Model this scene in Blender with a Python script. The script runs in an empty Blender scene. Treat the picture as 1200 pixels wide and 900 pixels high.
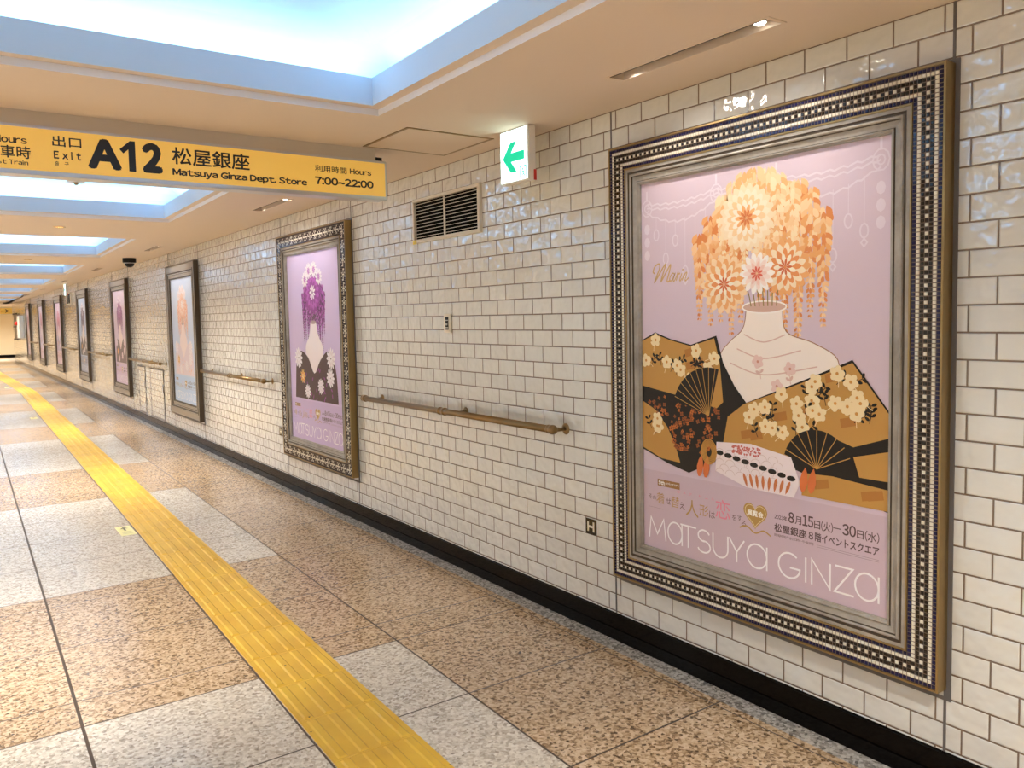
import bpy, bmesh, math, random
from mathutils import Vector, Matrix

sc = bpy.context.scene
COL = sc.collection
random.seed(7)
PI = math.pi

# ------------------------------------------------------------------ camera, world, exposure, lights
CAM = Vector((-2.27586, 0.0, 1.38))
YAW, PITCH, ROLL, FPX = math.radians(35.18564), math.radians(-3.62042), math.radians(-1.12433), 946.0083
fwd = Vector((math.sin(YAW) * math.cos(PITCH), math.cos(YAW) * math.cos(PITCH), math.sin(PITCH)))
rt0 = Vector((math.cos(YAW), -math.sin(YAW), 0))
up0 = rt0.cross(fwd)
rt = math.cos(ROLL) * rt0 + math.sin(ROLL) * up0
up = -math.sin(ROLL) * rt0 + math.cos(ROLL) * up0
cd = bpy.data.cameras.new('camera')
cd.sensor_fit = 'HORIZONTAL'
cd.sensor_width = 36
cd.lens = FPX / 1200 * 36
cd.shift_x = (600 - 599.367) / 1200
cd.shift_y = -(450 - 429.884) / 1200
cd.clip_start = 0.02
cam = bpy.data.objects.new('camera', cd)
COL.objects.link(cam)
M3 = Matrix((rt, up, -fwd)).transposed()
cam.matrix_world = Matrix.Translation(CAM) @ M3.to_4x4()
sc.camera = cam

w = bpy.data.worlds.new('world')
sc.world = w
w.use_nodes = True
w.node_tree.nodes['Background'].inputs[0].default_value = (0.9, 0.85, 0.8, 1)
w.node_tree.nodes['Background'].inputs[1].default_value = 0.15

vs = sc.view_settings
sc.display_settings.display_device = 'sRGB'
vs.view_transform = 'Standard'
vs.look = 'None'
vs.gamma = 1
vs.use_curve_mapping = False
vs.exposure = 0.42
sc.cycles.use_denoising = True
sc.cycles.max_bounces = 10
sc.cycles.diffuse_bounces = 6
sc.cycles.sample_clamp_indirect = 6

ZC = 2.2016            # ceiling height
SK = 0.02              # the floor grid and the coffers run at a slight angle to the tiled wall
BAY = 3.9315           # spacing of the poster bays
YF = 1.117             # near edge of the first frame
XL = -4.60             # left wall
YB, YE, YEND = -4.5, 36.3, 41.2
CX0, CX1 = -0.835, -3.62     # coffer edges (before skew)
NC = 10
COFFERS = [(0.515 + 4.06 * k, 3.035 + 4.06 * k) for k in range(-1, 8)]

COVE_COL = (0.42, 0.70, 1.0)
WARM = (1.0, 0.94, 0.86)
P_COVE = 3.4          # W per metre of cove
P_SPOT = 7.0
P_DOWN = 270.0  # shared by the visible downlights and the added fill lamps


def area(name, loc, direction, sx, sy, power, col, xaxis):
    l = bpy.data.lights.new(name, 'AREA')
    l.shape = 'RECTANGLE'
    l.size, l.size_y = sx, sy
    l.energy = power
    l.color = col
    o = bpy.data.objects.new(name, l)
    COL.objects.link(o)
    z = -Vector(direction).normalized()
    x = Vector(xaxis).normalized()
    y = z.cross(x)
    o.matrix_world = Matrix.Translation(loc) @ Matrix((x, y, z)).transposed().to_4x4()
    return o


def spot(name, loc, target, power, col, angle, blend=1.0, size=0.03):
    l = bpy.data.lights.new(name, 'SPOT')
    l.energy = power
    l.color = col
    l.spot_size = math.radians(angle)
    l.spot_blend = blend
    l.shadow_soft_size = size
    o = bpy.data.objects.new(name, l)
    COL.objects.link(o)
    o.location = loc
    o.rotation_euler = (Vector(target) - Vector(loc)).to_track_quat('-Z', 'Y').to_euler()
    return o


def skx(x, y):
    return x + SK * y


# cove lamps: hidden in the trough behind the upstand of every coffer
for (ya, yb) in COFFERS:
    ym = (ya + yb) / 2
    xm = (CX0 + CX1) / 2
    zl = ZC + 0.075
    Lx, Ly = CX0 - CX1, yb - ya
    area('cove_lamp', (skx(xm, yb), yb + 0.075, zl), (0, -0.05, 1), Lx, 0.05, P_COVE * Lx, COVE_COL, (1, 0, 0))
    area('cove_lamp', (skx(xm, ya), ya - 0.075, zl), (0, 0.05, 1), Lx, 0.05, P_COVE * Lx, COVE_COL, (1, 0, 0))
    area('cove_lamp', (skx(CX0, ym) + 0.075, ym, zl), (-0.05, 0, 1), Ly, 0.05, P_COVE * Ly, COVE_COL, (0, 1, 0))
    area('cove_lamp', (skx(CX1, ym) - 0.075, ym, zl), (0.05, 0, 1), Ly, 0.05, P_COVE * Ly, COVE_COL, (0, 1, 0))


# ------------------------------------------------------------------ material helpers
def lin(c):
    return tuple(((v / 255) / 12.92 if v / 255 <= 0.04045 else (((v / 255) + 0.055) / 1.055) ** 2.4) for v in c)


def mat(name, col, rough=0.5, metal=0.0, spec=0.5, emit=None, estr=0.0):
    m = bpy.data.materials.new(name)
    m.use_nodes = True
    b = m.node_tree.nodes['Principled BSDF']
    b.inputs['Base Color'].default_value = (*col, 1)
    b.inputs['Roughness'].default_value = rough
    b.inputs['Metallic'].default_value = metal
    b.inputs['Specular IOR Level'].default_value = spec
    if emit:
        b.inputs['Emission Color'].default_value = (*emit, 1)
        b.inputs['Emission Strength'].default_value = estr
    return m


class NT:
    """small node-graph writer"""
    def __init__(s, m):
        s.t = m.node_tree
        s.b = s.t.nodes['Principled BSDF']

    def n(s, kind, **kw):
        o = s.t.nodes.new(kind)
        for k, v in kw.items():
            setattr(o, k, v)
        return o

    def put(s, sock, v):
        if isinstance(v, bpy.types.NodeSocket):
            s.t.links.new(v, sock)
        else:
            sock.default_value = v

    def m(s, op, a, b=0.0, c=0.0):
        o = s.n('ShaderNodeMath', operation=op)
        s.put(o.inputs[0], a)
        s.put(o.inputs[1], b)
        s.put(o.inputs[2], c)
        return o.outputs[0]

    def mix(s, f, a, b):
        o = s.n('ShaderNodeMix', data_type='RGBA')
        s.put(o.inputs[0], f)
        for i, v in ((6, a), (7, b)):
            s.put(o.inputs[i], v if isinstance(v, bpy.types.NodeSocket) else (*v, 1))
        return o.outputs[2]

    def xyz(s):
        tc = s.n('ShaderNodeTexCoord')
        sp = s.n('ShaderNodeSeparateXYZ')
        s.t.links.new(tc.outputs['Object'], sp.inputs[0])
        return tc.outputs['Object'], sp.outputs

    def vec(s, x, y, z=0.0):
        o = s.n('ShaderNodeCombineXYZ')
        for i, v in enumerate((x, y, z)):
            s.put(o.inputs[i], v)
        return o.outputs[0]

    def noise(s, v, scale, detail=2.0, dims='3D', w=None, rough=0.5):
        o = s.n('ShaderNodeTexNoise', noise_dimensions=dims)
        s.put(o.inputs['Vector'], v)
        o.inputs['Scale'].default_value = scale
        o.inputs['Detail'].default_value = detail
        o.inputs['Roughness'].default_value = rough
        if w is not None:
            s.put(o.inputs['W'], w)
        return o.outputs[0]

    def ramp(s, f, stops):
        o = s.n('ShaderNodeValToRGB')
        e = o.color_ramp.elements
        while len(e) < len(stops):
            e.new(0.5)
        for i, (p, c) in enumerate(stops):
            e[i].position = p
            e[i].color = (*c, 1)
        s.put(o.inputs[0], f)
        return o.outputs[0]

    def bump(s, h, strength, dist):
        o = s.n('ShaderNodeBump')
        o.inputs['Strength'].default_value = strength
        o.inputs['Distance'].default_value = dist
        s.put(o.inputs['Height'], h)
        s.t.links.new(o.outputs[0], s.b.inputs['Normal'])
        s.t.links.new(o.outputs[0], s.b.inputs['Coat Normal'])
        return o


def tile_material(name, axis, tint=(0.735, 0.738, 0.695)):
    """glazed brick-bond wall tiles 146 x 74 mm"""
    m = mat(name, tint, 0.09, 0, 0.5)
    g = NT(m)
    g.b.inputs['Coat Weight'].default_value = 1.0
    g.b.inputs['Coat IOR'].default_value = 1.75
    g.b.inputs['Coat Roughness'].default_value = 0.03
    obj, s = g.xyz()
    a = s[axis]
    v = g.vec(g.m('SUBTRACT', a, 1.1485), g.m('SUBTRACT', s[2], 2.0525), 0.0)
    br = g.n('ShaderNodeTexBrick', offset=0.5, offset_frequency=2)
    g.put(br.inputs['Vector'], v)
    br.inputs['Color1'].default_value = (0, 0, 0, 1)
    br.inputs['Color2'].default_value = (1, 1, 1, 1)
    br.inputs['Mortar'].default_value = (0.5, 0.5, 0.5, 1)
    br.inputs['Scale'].default_value = 1
    br.inputs['Mortar Size'].default_value = 0.0025
    br.inputs['Mortar Smooth'].default_value = 0.0
    br.inputs['Brick Width'].default_value = 0.146
    br.inputs['Row Height'].default_value = 0.0742
    rnd, mor = br.outputs['Color'], br.outputs['Fac']
    soft = g.n('ShaderNodeTexBrick', offset=0.5, offset_frequency=2)
    g.put(soft.inputs['Vector'], v)
    soft.inputs['Scale'].default_value = 1
    soft.inputs['Mortar Size'].default_value = 0.006
    soft.inputs['Mortar Smooth'].default_value = 1.0
    soft.inputs['Brick Width'].default_value = 0.146
    soft.inputs['Row Height'].default_value = 0.0742
    w_ = g.m('MULTIPLY', rnd, 47.0)
    nz = g.noise(g.vec(a, s[2], 0.0), 17.0, 1.5, '4D', w_)
    nz2 = g.noise(g.vec(a, s[2], 0.0), 45.0, 0.0, '4D', w_)
    tone = g.noise(obj, 1.3, 2)
    c = g.mix(rnd, tuple(x * 0.95 for x in tint), tuple(min(1, x * 1.03) for x in tint))
    c = g.mix(g.m('MULTIPLY', tone, 0.25), c, tuple(x * 0.9 for x in tint))
    c = g.mix(mor, c, (0.17, 0.115, 0.078))
    g.put(g.b.inputs['Base Color'], c)
    g.put(g.b.inputs['Roughness'], g.m('ADD', g.m('MULTIPLY', mor, 0.6), 0.05))
    h = g.m('ADD', g.m('MULTIPLY', nz, 0.0085), g.m('MULTIPLY', nz2, 0.0010))
    h = g.m('SUBTRACT', h, g.m('MULTIPLY', soft.outputs['Fac'], 0.0016))
    g.bump(h, 1.0, 1.0)
    return m


M = {}
M['tile'] = tile_material('glazed_tile', 1)
M['tile_x'] = tile_material('glazed_tile_cross', 0)
M['ceil'] = mat('ceiling_bounce_tint', (0.75, 0.635, 0.525), 0.75, 0, 0.2)  # warm bounce from the floor is tinted into this colour
M['dome'] = mat('cove_paint', (0.52, 0.64, 0.72), 0.85, 0, 0.05)
M['lip'] = mat('white_paint', (0.82, 0.81, 0.82), 0.7, 0, 0.15)
M['fascia'] = mat('fascia_cool_tint', (0.60, 0.69, 0.80), 0.7, 0, 0.15)  # blue cove light put into the fascia colour
M['endwall'] = mat('cream_plaster', (0.80, 0.68, 0.46), 0.6)
M['black'] = mat('black_granite', (0.003, 0.0025, 0.0025), 0.08, 0, 0.12)
M['joint'] = mat('grey_sealant', (0.13, 0.12, 0.115), 0.6)
M['brass'] = mat('aged_brass', (0.36, 0.25, 0.11), 0.38, 0.85)
M['bronze'] = mat('bronze_pipe', (0.27, 0.18, 0.085), 0.3, 0.8)
M['steel'] = mat('satin_aluminium', (0.62, 0.61, 0.60), 0.35, 0.7)
M['white'] = mat('white_plastic', (0.80, 0.78, 0.74), 0.4)
M['cream'] = mat('cream_metal', (0.74, 0.68, 0.56), 0.4)
M['dark'] = mat('black_plastic', (0.008, 0.007, 0.007), 0.35, 0, 0.2)
M['void'] = mat('dark_void', (0.006, 0.006, 0.006), 0.9, 0, 0.0)
M['red'] = mat('red_plastic', (0.65, 0.03, 0.02), 0.4)
M['tagyellow'] = mat('yellow_tag', (0.85, 0.62, 0.05), 0.5)
M['plate'] = mat('beige_metal', (0.60, 0.53, 0.44), 0.45, 0.1)
M['grey'] = mat('grey_steel', (0.36, 0.35, 0.34), 0.45, 0.3)
M['t_blue'] = mat('mosaic_navy', (0.012, 0.010, 0.055), 0.12)
M['t_white'] = mat('mosaic_ivory', (0.82, 0.77, 0.64), 0.15)
M['t_black'] = mat('mosaic_black', (0.020, 0.013, 0.010), 0.12)
M['t_plum'] = mat('mosaic_plum', (0.035, 0.022, 0.035), 0.15)
M['grout'] = mat('mosaic_grout', (0.20, 0.15, 0.11), 0.8)
M['lamp'] = mat('lamp_lens', (1, 1, 1), 0.3, emit=(1.0, 0.93, 0.8), estr=8.0)
M['lampwarm'] = mat('warm_lamp_lens', (1, 0.8, 0.5), 0.3, emit=(1.0, 0.66, 0.28), estr=1.6)


def wood_material():
    m = mat('grey_bronze_moulding', (0.3, 0.27, 0.23), 0.4, 0.1)
    g = NT(m)
    obj, s = g.xyz()
    n1 = g.noise(obj, 9, 4)
    n2 = g.noise(obj, 60, 2)
    f = g.m('ADD', g.m('MULTIPLY', n1, 0.75), g.m('MULTIPLY', n2, 0.25))
    g.put(g.b.inputs['Base Color'], g.ramp(f, [(0.30, (0.26, 0.235, 0.20)), (0.52, (0.37, 0.335, 0.285)), (0.72, (0.48, 0.44, 0.38))]))
    return m


M['mould'] = wood_material()
M['mould_dark'] = mat('darker_moulding', (0.085, 0.062, 0.042), 0.45, 0.4)  # darker tone for moulding quirks and the plain frames' outer edge
M['mould2'] = mat('dark_bronze_moulding', (0.36, 0.31, 0.25), 0.35, 0.3)


def floor_material():
    """granite slabs: brown bands and light bands across the corridor, brown along the wall, grey edge strip"""
    m = mat('granite_floor', (0.4, 0.3, 0.2), 0.3, 0, 0.5)
    g = NT(m)
    obj, s = g.xyz()
    X, Y = s[0], s[1]
    xs = g.m('SUBTRACT', X, g.m('MULTIPLY', Y, SK))
    t = g.m('FLOORED_MODULO', g.m('SUBTRACT', Y, 3.06), 3.99)
    jd = None
    for a in (0.0, 0.22, 0.80, 1.41, 1.575, 2.19, 2.79, 3.39, 3.99):
        d = g.m('ABSOLUTE', g.m('SUBTRACT', t, a))
        jd = d if jd is None else g.m('MINIMUM', jd, d)
    cross = g.m("LESS_THAN", jd, 0.0036)
    ld = None
    for a in (-0.81, -1.40, -2.01, -2.62, -3.22, -3.83):
        d = g.m('ABSOLUTE', g.m('SUBTRACT', xs, a))
        ld = d if ld is None else g.m('MINIMUM', ld, d)
    lng = g.m("LESS_THAN", ld, 0.0036)
    thick = g.m('LESS_THAN', g.m('ABSOLUTE', g.m('SUBTRACT', xs, -2.01)), 0.0055)
    edge_d = g.m('ABSOLUTE', g.m('SUBTRACT', X, -0.118))
    edge = g.m('LESS_THAN', edge_d, 0.0025)
    joint = g.m('MAXIMUM', g.m('MAXIMUM', cross, lng), g.m('MAXIMUM', thick, edge))
    inband = g.m('GREATER_THAN', t, 1.575)
    leftpart = g.m('LESS_THAN', xs, -0.81)
    light = g.m('MULTIPLY', inband, leftpart)
    strip = g.m('GREATER_THAN', X, -0.085)
    joint = g.m('MULTIPLY', joint, g.m('SUBTRACT', 1.0, strip))
    # speckle: crystals of two sizes
    vo = g.n('ShaderNodeTexVoronoi')
    g.put(vo.inputs['Vector'], obj)
    vo.inputs['Scale'].default_value = 95
    sepc = g.n('ShaderNodeSeparateColor')
    g.t.links.new(vo.outputs['Color'], sepc.inputs[0])
    n1 = g.noise(obj, 65, 3, rough=0.7)
    n2 = g.noise(obj, 1.1, 2)
    f = g.m('ADD', g.m('MULTIPLY', sepc.outputs[0], 0.45), g.m('MULTIPLY', n1, 0.62))
    f = g.m('ADD', f, g.m('MULTIPLY', g.m('SUBTRACT', n2, 0.5), 0.15))
    brown = g.ramp(f, [(0.26, (0.075, 0.045, 0.025)), (0.42, (0.34, 0.22, 0.12)), (0.56, (0.56, 0.395, 0.24)), (0.80, (0.70, 0.53, 0.355))])
    pale = g.ramp(f, [(0.22, (0.25, 0.20, 0.16)), (0.40, (0.52, 0.45, 0.36)), (0.60, (0.68, 0.61, 0.50)), (0.80, (0.80, 0.74, 0.64))])
    grey = g.ramp(f, [(0.25, (0.10, 0.09, 0.08)), (0.48, (0.32, 0.29, 0.255)), (0.75, (0.58, 0.54, 0.48))])
    # slab to slab variation
    br = g.n('ShaderNodeTexWhiteNoise', noise_dimensions='2D')
    g.put(br.inputs['Vector'], g.vec(g.m('FLOOR', g.m('DIVIDE', g.m('ADD', xs, 0.81), 0.6)), g.m('FLOOR', g.m('DIVIDE', g.m('SUBTRACT', Y, 3.28), 0.6))))
    var = g.m('ADD', 0.95, g.m('MULTIPLY', br.outputs[0], 0.10))
    c = g.mix(light, brown, pale)
    c = g.mix(strip, c, grey)
    vm = g.n('ShaderNodeVectorMath', operation='SCALE')
    g.put(vm.inputs[0], c)
    g.put(vm.inputs['Scale'], var)
    c = g.mix(joint, vm.outputs[0], (0.085, 0.058, 0.04))
    g.put(g.b.inputs['Base Color'], c)
    rg = g.m('ADD', 0.15, g.m('MULTIPLY', n1, 0.14))
    g.put(g.b.inputs['Roughness'], g.m('ADD', rg, g.m('MULTIPLY', joint, 0.4)))
    h = g.m('SUBTRACT', g.m('MULTIPLY', n1, 0.0004), g.m('MULTIPLY', joint, 0.002))
    g.bump(h, 0.6, 1.0)
    return m


def tactile_material():
    m = mat('yellow_tactile', (0.72, 0.43, 0.04), 0.42)
    g = NT(m)
    obj, s = g.xyz()
    n = g.noise(obj, 5, 3)
    n2 = g.noise(obj, 38, 1)
    c = g.ramp(n, [(0.3, (0.66, 0.375, 0.035)), (0.7, (0.79, 0.49, 0.05))])
    c = g.mix(g.m('GREATER_THAN', n2, 0.79), c, (0.12, 0.07, 0.02))
    g.put(g.b.inputs['Base Color'], c)
    return m


M['floor'] = floor_material()
M['tact'] = tactile_material()


# ------------------------------------------------------------------ mesh helpers
class MB:
    def __init__(s):
        s.bm = bmesh.new()
        s.mats = []

    def mi(s, m):
        if m not in s.mats:
            s.mats.append(m)
        return s.mats.index(m)

    def face(s, pts, m):
        f = s.bm.faces.new([s.bm.verts.new(p) for p in pts])
        f.material_index = s.mi(m)
        return f

    def box(s, a, b, m):
        (x0, y0, z0), (x1, y1, z1) = [(min(p, q)) for p, q in zip(a, b)], [(max(p, q)) for p, q in zip(a, b)]
        v = [s.bm.verts.new(p) for p in ((x0, y0, z0), (x1, y0, z0), (x1, y1, z0), (x0, y1, z0), (x0, y0, z1), (x1, y0, z1), (x1, y1, z1), (x0, y1, z1))]
        k = s.mi(m)
        for q in ((0, 3, 2, 1), (4, 5, 6, 7), (0, 1, 5, 4), (1, 2, 6, 5), (2, 3, 7, 6), (3, 0, 4, 7)):
            s.bm.faces.new([v[i] for i in q]).material_index = k

    def bbox(s, a, b, m, bev):
        """box with chamfered edges"""
        t = MB()
        t.box(a, b, m)
        bmesh.ops.bevel(t.bm, geom=t.bm.edges[:], offset=bev, segments=2, affect='EDGES')
        s.merge(t)

    def merge(s, t, mtx=None):
        vm = {}
        for v in t.bm.verts:
            vm[v] = s.bm.verts.new(mtx @ v.co if mtx else v.co)
        for f in t.bm.faces:
            try:
                g = s.bm.faces.new([vm[v] for v in f.verts])
                g.material_index = s.mi(t.mats[f.material_index])
                g.smooth = f.smooth
            except ValueError:
                pass
        t.bm.free()

    def ring(s, prof, y0, y1, z0, z1, m):
        """mitred rectangular sweep in the wall plane; prof = [(inset, projection)]"""
        k = s.mi(m)
        loops = []
        for (i, d) in prof:
            loops.append([s.bm.verts.new((-d, y, z)) for (y, z) in ((y0 + i, z0 + i), (y1 - i, z0 + i), (y1 - i, z1 - i), (y0 + i, z1 - i))])
        for a, b in zip(loops, loops[1:]):
            for j in range(4):
                s.bm.faces.new([a[j], a[(j + 1) % 4], b[(j + 1) % 4], b[j]]).material_index = k

    def lathe(s, prof, base, axis, m, n=20, smooth=True):
        """prof = [(radius, along)] revolved about axis from base"""
        k = s.mi(m)
        ax = Vector(axis).normalized()
        u = ax.orthogonal().normalized()
        v = ax.cross(u)
        base = Vector(base)
        loops = []
        for (r, h) in prof:
            c = base + ax * h
            if r < 1e-6:
                loops.append([s.bm.verts.new(c)] * n)
            else:
                loops.append([s.bm.verts.new(c + (u * math.cos(2 * PI * i / n) + v * math.sin(2 * PI * i / n)) * r) for i in range(n)])
        for a, b in zip(loops, loops[1:]):
            for i in range(n):
                q = []
                for x in (a[i], a[(i + 1) % n], b[(i + 1) % n], b[i]):
                    if x not in q:
                        q.append(x)
                if len(q) > 2:
                    f = s.bm.faces.new(q)
                    f.material_index = k
                    f.smooth = smooth

    def tube(s, pts, r, m, n=12):
        k = s.mi(m)
        pts = [Vector(p) for p in pts]
        loops = []
        for i, p in enumerate(pts):
            d = (pts[min(i + 1, len(pts) - 1)] - pts[max(i - 1, 0)]).normalized()
            u = d.orthogonal().normalized() if i == 0 else (u - d * u.dot(d)).normalized()
            v = d.cross(u)
            loops.append([s.bm.verts.new(p + (u * math.cos(2 * PI * j / n) + v * math.sin(2 * PI * j / n)) * r) for j in range(n)])
        for a, b in zip(loops, loops[1:]):
            for j in range(n):
                f = s.bm.faces.new([a[j], a[(j + 1) % n], b[(j + 1) % n], b[j]])
                f.material_index = k
                f.smooth = True
        for lp in (loops[0][::-1], loops[-1]):
            s.bm.faces.new(lp).material_index = k

    def mesh(s, name, recalc=True):
        if recalc:
            bmesh.ops.recalc_face_normals(s.bm, faces=s.bm.faces[:])
        me = bpy.data.meshes.new(name)
        s.bm.to_mesh(me)
        s.bm.free()
        for m in s.mats:
            me.materials.append(m)
        return me

    def build(s, name, parent=None, recalc=True):
        return link(name, s.mesh(name, recalc), parent)


def link(name, me, parent=None):
    o = bpy.data.objects.new(name, me)
    COL.objects.link(o)
    if parent:
        o.parent = parent
    return o


def thing(name, label, cat, loc=(0, 0, 0), group=None):
    o = bpy.data.objects.new(name, None)
    COL.objects.link(o)
    o.empty_display_size = 0.1
    o.location = loc
    return tag(o, label, cat, group)


def tag(o, label, cat, group=None):
    o['label'] = label
    o['category'] = cat
    if group:
        o['group'] = group
    return o


def struct(o):
    o['kind'] = 'structure'
    return o


# ------------------------------------------------------------------ the setting
b = MB()
b.face([(XL, YB, 0), (0.0, YB, 0), (0.0, YE, 0), (XL, YE, 0)], M['floor'])
b.face([(-6.5, YE, 0), (3.5, YE, 0), (3.5, YEND, 0), (-6.5, YEND, 0)], M['floor'])
struct(b.build('floor'))

b = MB()
b.box((0, YB, 0), (0.25, YE, ZC + 0.02), M['tile'])
struct(b.build('wall_right'))
b = MB()
b.box((XL - 0.2, YB, 0), (XL, YE, ZC + 0.02), M['tile'])
struct(b.build('wall_left'))
b = MB()
b.box((XL - 0.2, YB - 0.2, 0), (0.25, YB, ZC + 0.02), M['tile_x'])
struct(b.build('wall_back'))
b = MB()
b.box((-6.7, YEND, 0), (3.7, YEND + 0.2, ZC + 0.02), M['endwall'])
struct(b.build('wall_end'))
b = MB()
b.box((-6.7, YE, 0), (-6.5, YEND, ZC + 0.02), M['endwall'])
struct(b.build('wall_end_left'))
b = MB()
b.box((3.5, YE, 0), (3.7, YEND, ZC + 0.02), M['endwall'])
struct(b.build('wall_end_right'))
b = MB()
b.box((0.25, YE - 0.2, 0), (3.5, YE, ZC + 0.02), M['endwall'])
struct(b.build('wall_end_return'))
b = MB()
b.box((-6.5, YE - 0.2, 0), (XL - 0.2, YE, ZC + 0.02), M['endwall'])
struct(b.build('wall_end_return_left'))


def skirting(name, x0, y0, y1, side):
    b = MB()
    d = -side
    # capped upper board, shadow groove, polished plinth
    prof = [(0.0, 0.116), (0.012, 0.113), (0.013, 0.062), (0.004, 0.058), (0.004, 0.050), (0.009, 0.047), (0.009, 0.0)]
    for (a, za), (c, zc) in zip(prof, prof[1:]):
        b.face([(x0 + d * a, y0, za), (x0 + d * a, y1, za), (x0 + d * c, y1, zc), (x0 + d * c, y0, zc)], M['black'])
    return struct(b.build(name))


skirting('baseboard_right', 0, YB, YE, 1)
skirting('baseboard_left', XL, YB, YE, -1)
b = MB()
b.box((-6.5, YEND - 0.015, 0), (3.5, YEND, 0.12), M['black'])
struct(b.build('baseboard_end'))

# ceiling: soffit with coffers (shadow step, upstand, trough and shallow dome) and lamp slots
SLOT_X0, SLOT_X1 = -0.333, -0.262
SLOTS = [(1.478 + BAY * k, 2.135 + BAY * k) for k in range(8)]
STEP, UPT, DOME = 0.026, 0.135, 0.34
b = MB()
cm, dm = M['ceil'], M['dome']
ycuts = sorted(set([YB, YE] + [y for c in COFFERS for y in c] + [y for s_ in SLOTS for y in s_]))
for y0, y1 in zip(ycuts, ycuts[1:]):
    ymid = (y0 + y1) / 2
    inc = any(a < ymid < c for a, c in COFFERS)
    ins = any(a < ymid < c for a, c in SLOTS)
    xs = [('a', 0.0), ('a', SLOT_X1), ('a', SLOT_X0), ('s', CX0), ('s', CX1), ('a', XL)]
    for i in range(5):
        if (i == 1 and ins) or (i == 3 and inc):
            continue
        q = []
        for (k, x), y in ((xs[i], y0), (xs[i + 1], y0), (xs[i + 1], y1), (xs[i], y1)):
            q.append((skx(x, y) if k == 's' else x, y, ZC))
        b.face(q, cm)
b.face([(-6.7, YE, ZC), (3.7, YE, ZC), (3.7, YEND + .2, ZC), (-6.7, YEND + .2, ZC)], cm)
for (ya, yb) in COFFERS:
    def loop(o, z):
        """rectangle grown outward by o at height z above the soffit"""
        return [(skx(CX0 + o, ya - o), ya - o, ZC + z), (skx(CX0 + o, yb + o), yb + o, ZC + z),
                (skx(CX1 - o, yb + o), yb + o, ZC + z), (skx(CX1 - o, ya - o), ya - o, ZC + z)]
    e = -0.045
    prof = [(0, 0, cm), (0, STEP, M['lip']), (e, STEP, cm), (e, UPT, M['fascia']), (e + 0.015, UPT, dm), (e + 0.015, STEP + 0.012, dm),
            (0.18, STEP + 0.012, dm), (0.19, 0.13, dm), (0.165, 0.19, dm), (0.10, 0.245, dm), (0.0, 0.285, dm), (-0.16, 0.315, dm), (-0.42, DOME, dm)]
    ls = [loop(o, z) for o, z, _ in prof]
    for i in range(len(ls) - 1):
        for j in range(4):
            b.face([ls[i][j], ls[i][(j + 1) % 4], ls[i + 1][(j + 1) % 4], ls[i + 1][j]], prof[i + 1][2])
    b.face(ls[-1], dm)
for (ya, yb) in SLOTS:
    for q in ([(SLOT_X0, ya), (SLOT_X0, yb)], [(SLOT_X0, yb), (SLOT_X1, yb)], [(SLOT_X1, yb), (SLOT_X1, ya)], [(SLOT_X1, ya), (SLOT_X0, ya)]):
        (xa, y0), (xb, y1) = q
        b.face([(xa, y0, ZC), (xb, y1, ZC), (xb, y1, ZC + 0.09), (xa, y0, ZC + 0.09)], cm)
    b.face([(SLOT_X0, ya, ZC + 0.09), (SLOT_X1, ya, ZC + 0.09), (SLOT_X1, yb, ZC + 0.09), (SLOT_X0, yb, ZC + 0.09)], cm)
struct(b.build('ceiling', recalc=False))

# vertical expansion joints in the tiling, one on each side of every frame
n = 0
for k in range(8):
    for y in (YF + BAY * k + 0.005, YF + BAY * k + 1.373):
        n += 1
        b = MB()
        b.box((-0.0015, y - 0.004, 0.116), (0.01, y + 0.004, ZC), M['joint'])
        struct(b.build('trim_%d' % n))

# tiled service doors under the third handrail
for i, (y0, y1) in enumerate(((11.99, 12.45), (10.87, 11.66))):
    b = MB()
    z0, z1 = 0.13, 0.785
    b.ring([(0, 0.0), (0, 0.006), (0.016, 0.006), (0.016, 0.001)], y0, y1, z0, z1, M['joint'])
    dr = struct(b.build('door_%d' % (i + 1)))
    b = MB()
    b.box((-0.004, y0 + 0.018, z0 + 0.018), (0.002, y1 - 0.018, z1 - 0.018), M['tile'])
    b.build('door_panel', dr)
    b = MB()
    b.box((-0.012, y0 + 0.03, z0 + 0.36), (-0.004, y0 + 0.05, z0 + 0.46), M['steel'])
    b.build('door_latch', dr)

# ------------------------------------------------------------------ printed lettering and artwork helpers
TXT = {}


def glyphs(t, track=0.055):
    """Latin text set in the wide sans glyphs, packed proportionally; CJK text as it is"""
    if all(ord(c) > 0x2000 for c in t):
        return text_raw(t)
    pts, faces, x = [], [], 0.0
    for c in t:
        if c == ' ':
            x += 0.26
            continue
        o = ord(c)
        g, f = text_raw(chr(o + 0xFEE0) if 0x21 <= o < 0x7e else c)
        x0, x1 = min(p[0] for p in g), max(p[0] for p in g)
        k = len(pts)
        pts += [(p[0] - x0 + x, p[1]) for p in g]
        faces += [[i + k for i in q] for q in f]
        x += x1 - x0 + track * (1.5 if c in 'il1' else 1.0)
    return pts, faces


def text_raw(t):
    if t not in TXT:
        c = bpy.data.curves.new('lettering', 'FONT')
        c.body = t
        c.size = 1
        c.resolution_u = 3
        o = bpy.data.objects.new('lettering_source', c)
        COL.objects.link(o)
        bpy.context.view_layer.update()
        me = bpy.data.meshes.new_from_object(o.evaluated_get(bpy.context.evaluated_depsgraph_get()))
        TXT[t] = ([(v.co.x, v.co.y) for v in me.vertices], [list(p.vertices) for p in me.polygons])
        bpy.data.objects.remove(o)
        bpy.data.curves.remove(c)
        bpy.data.meshes.remove(me)
    return TXT[t]


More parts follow.
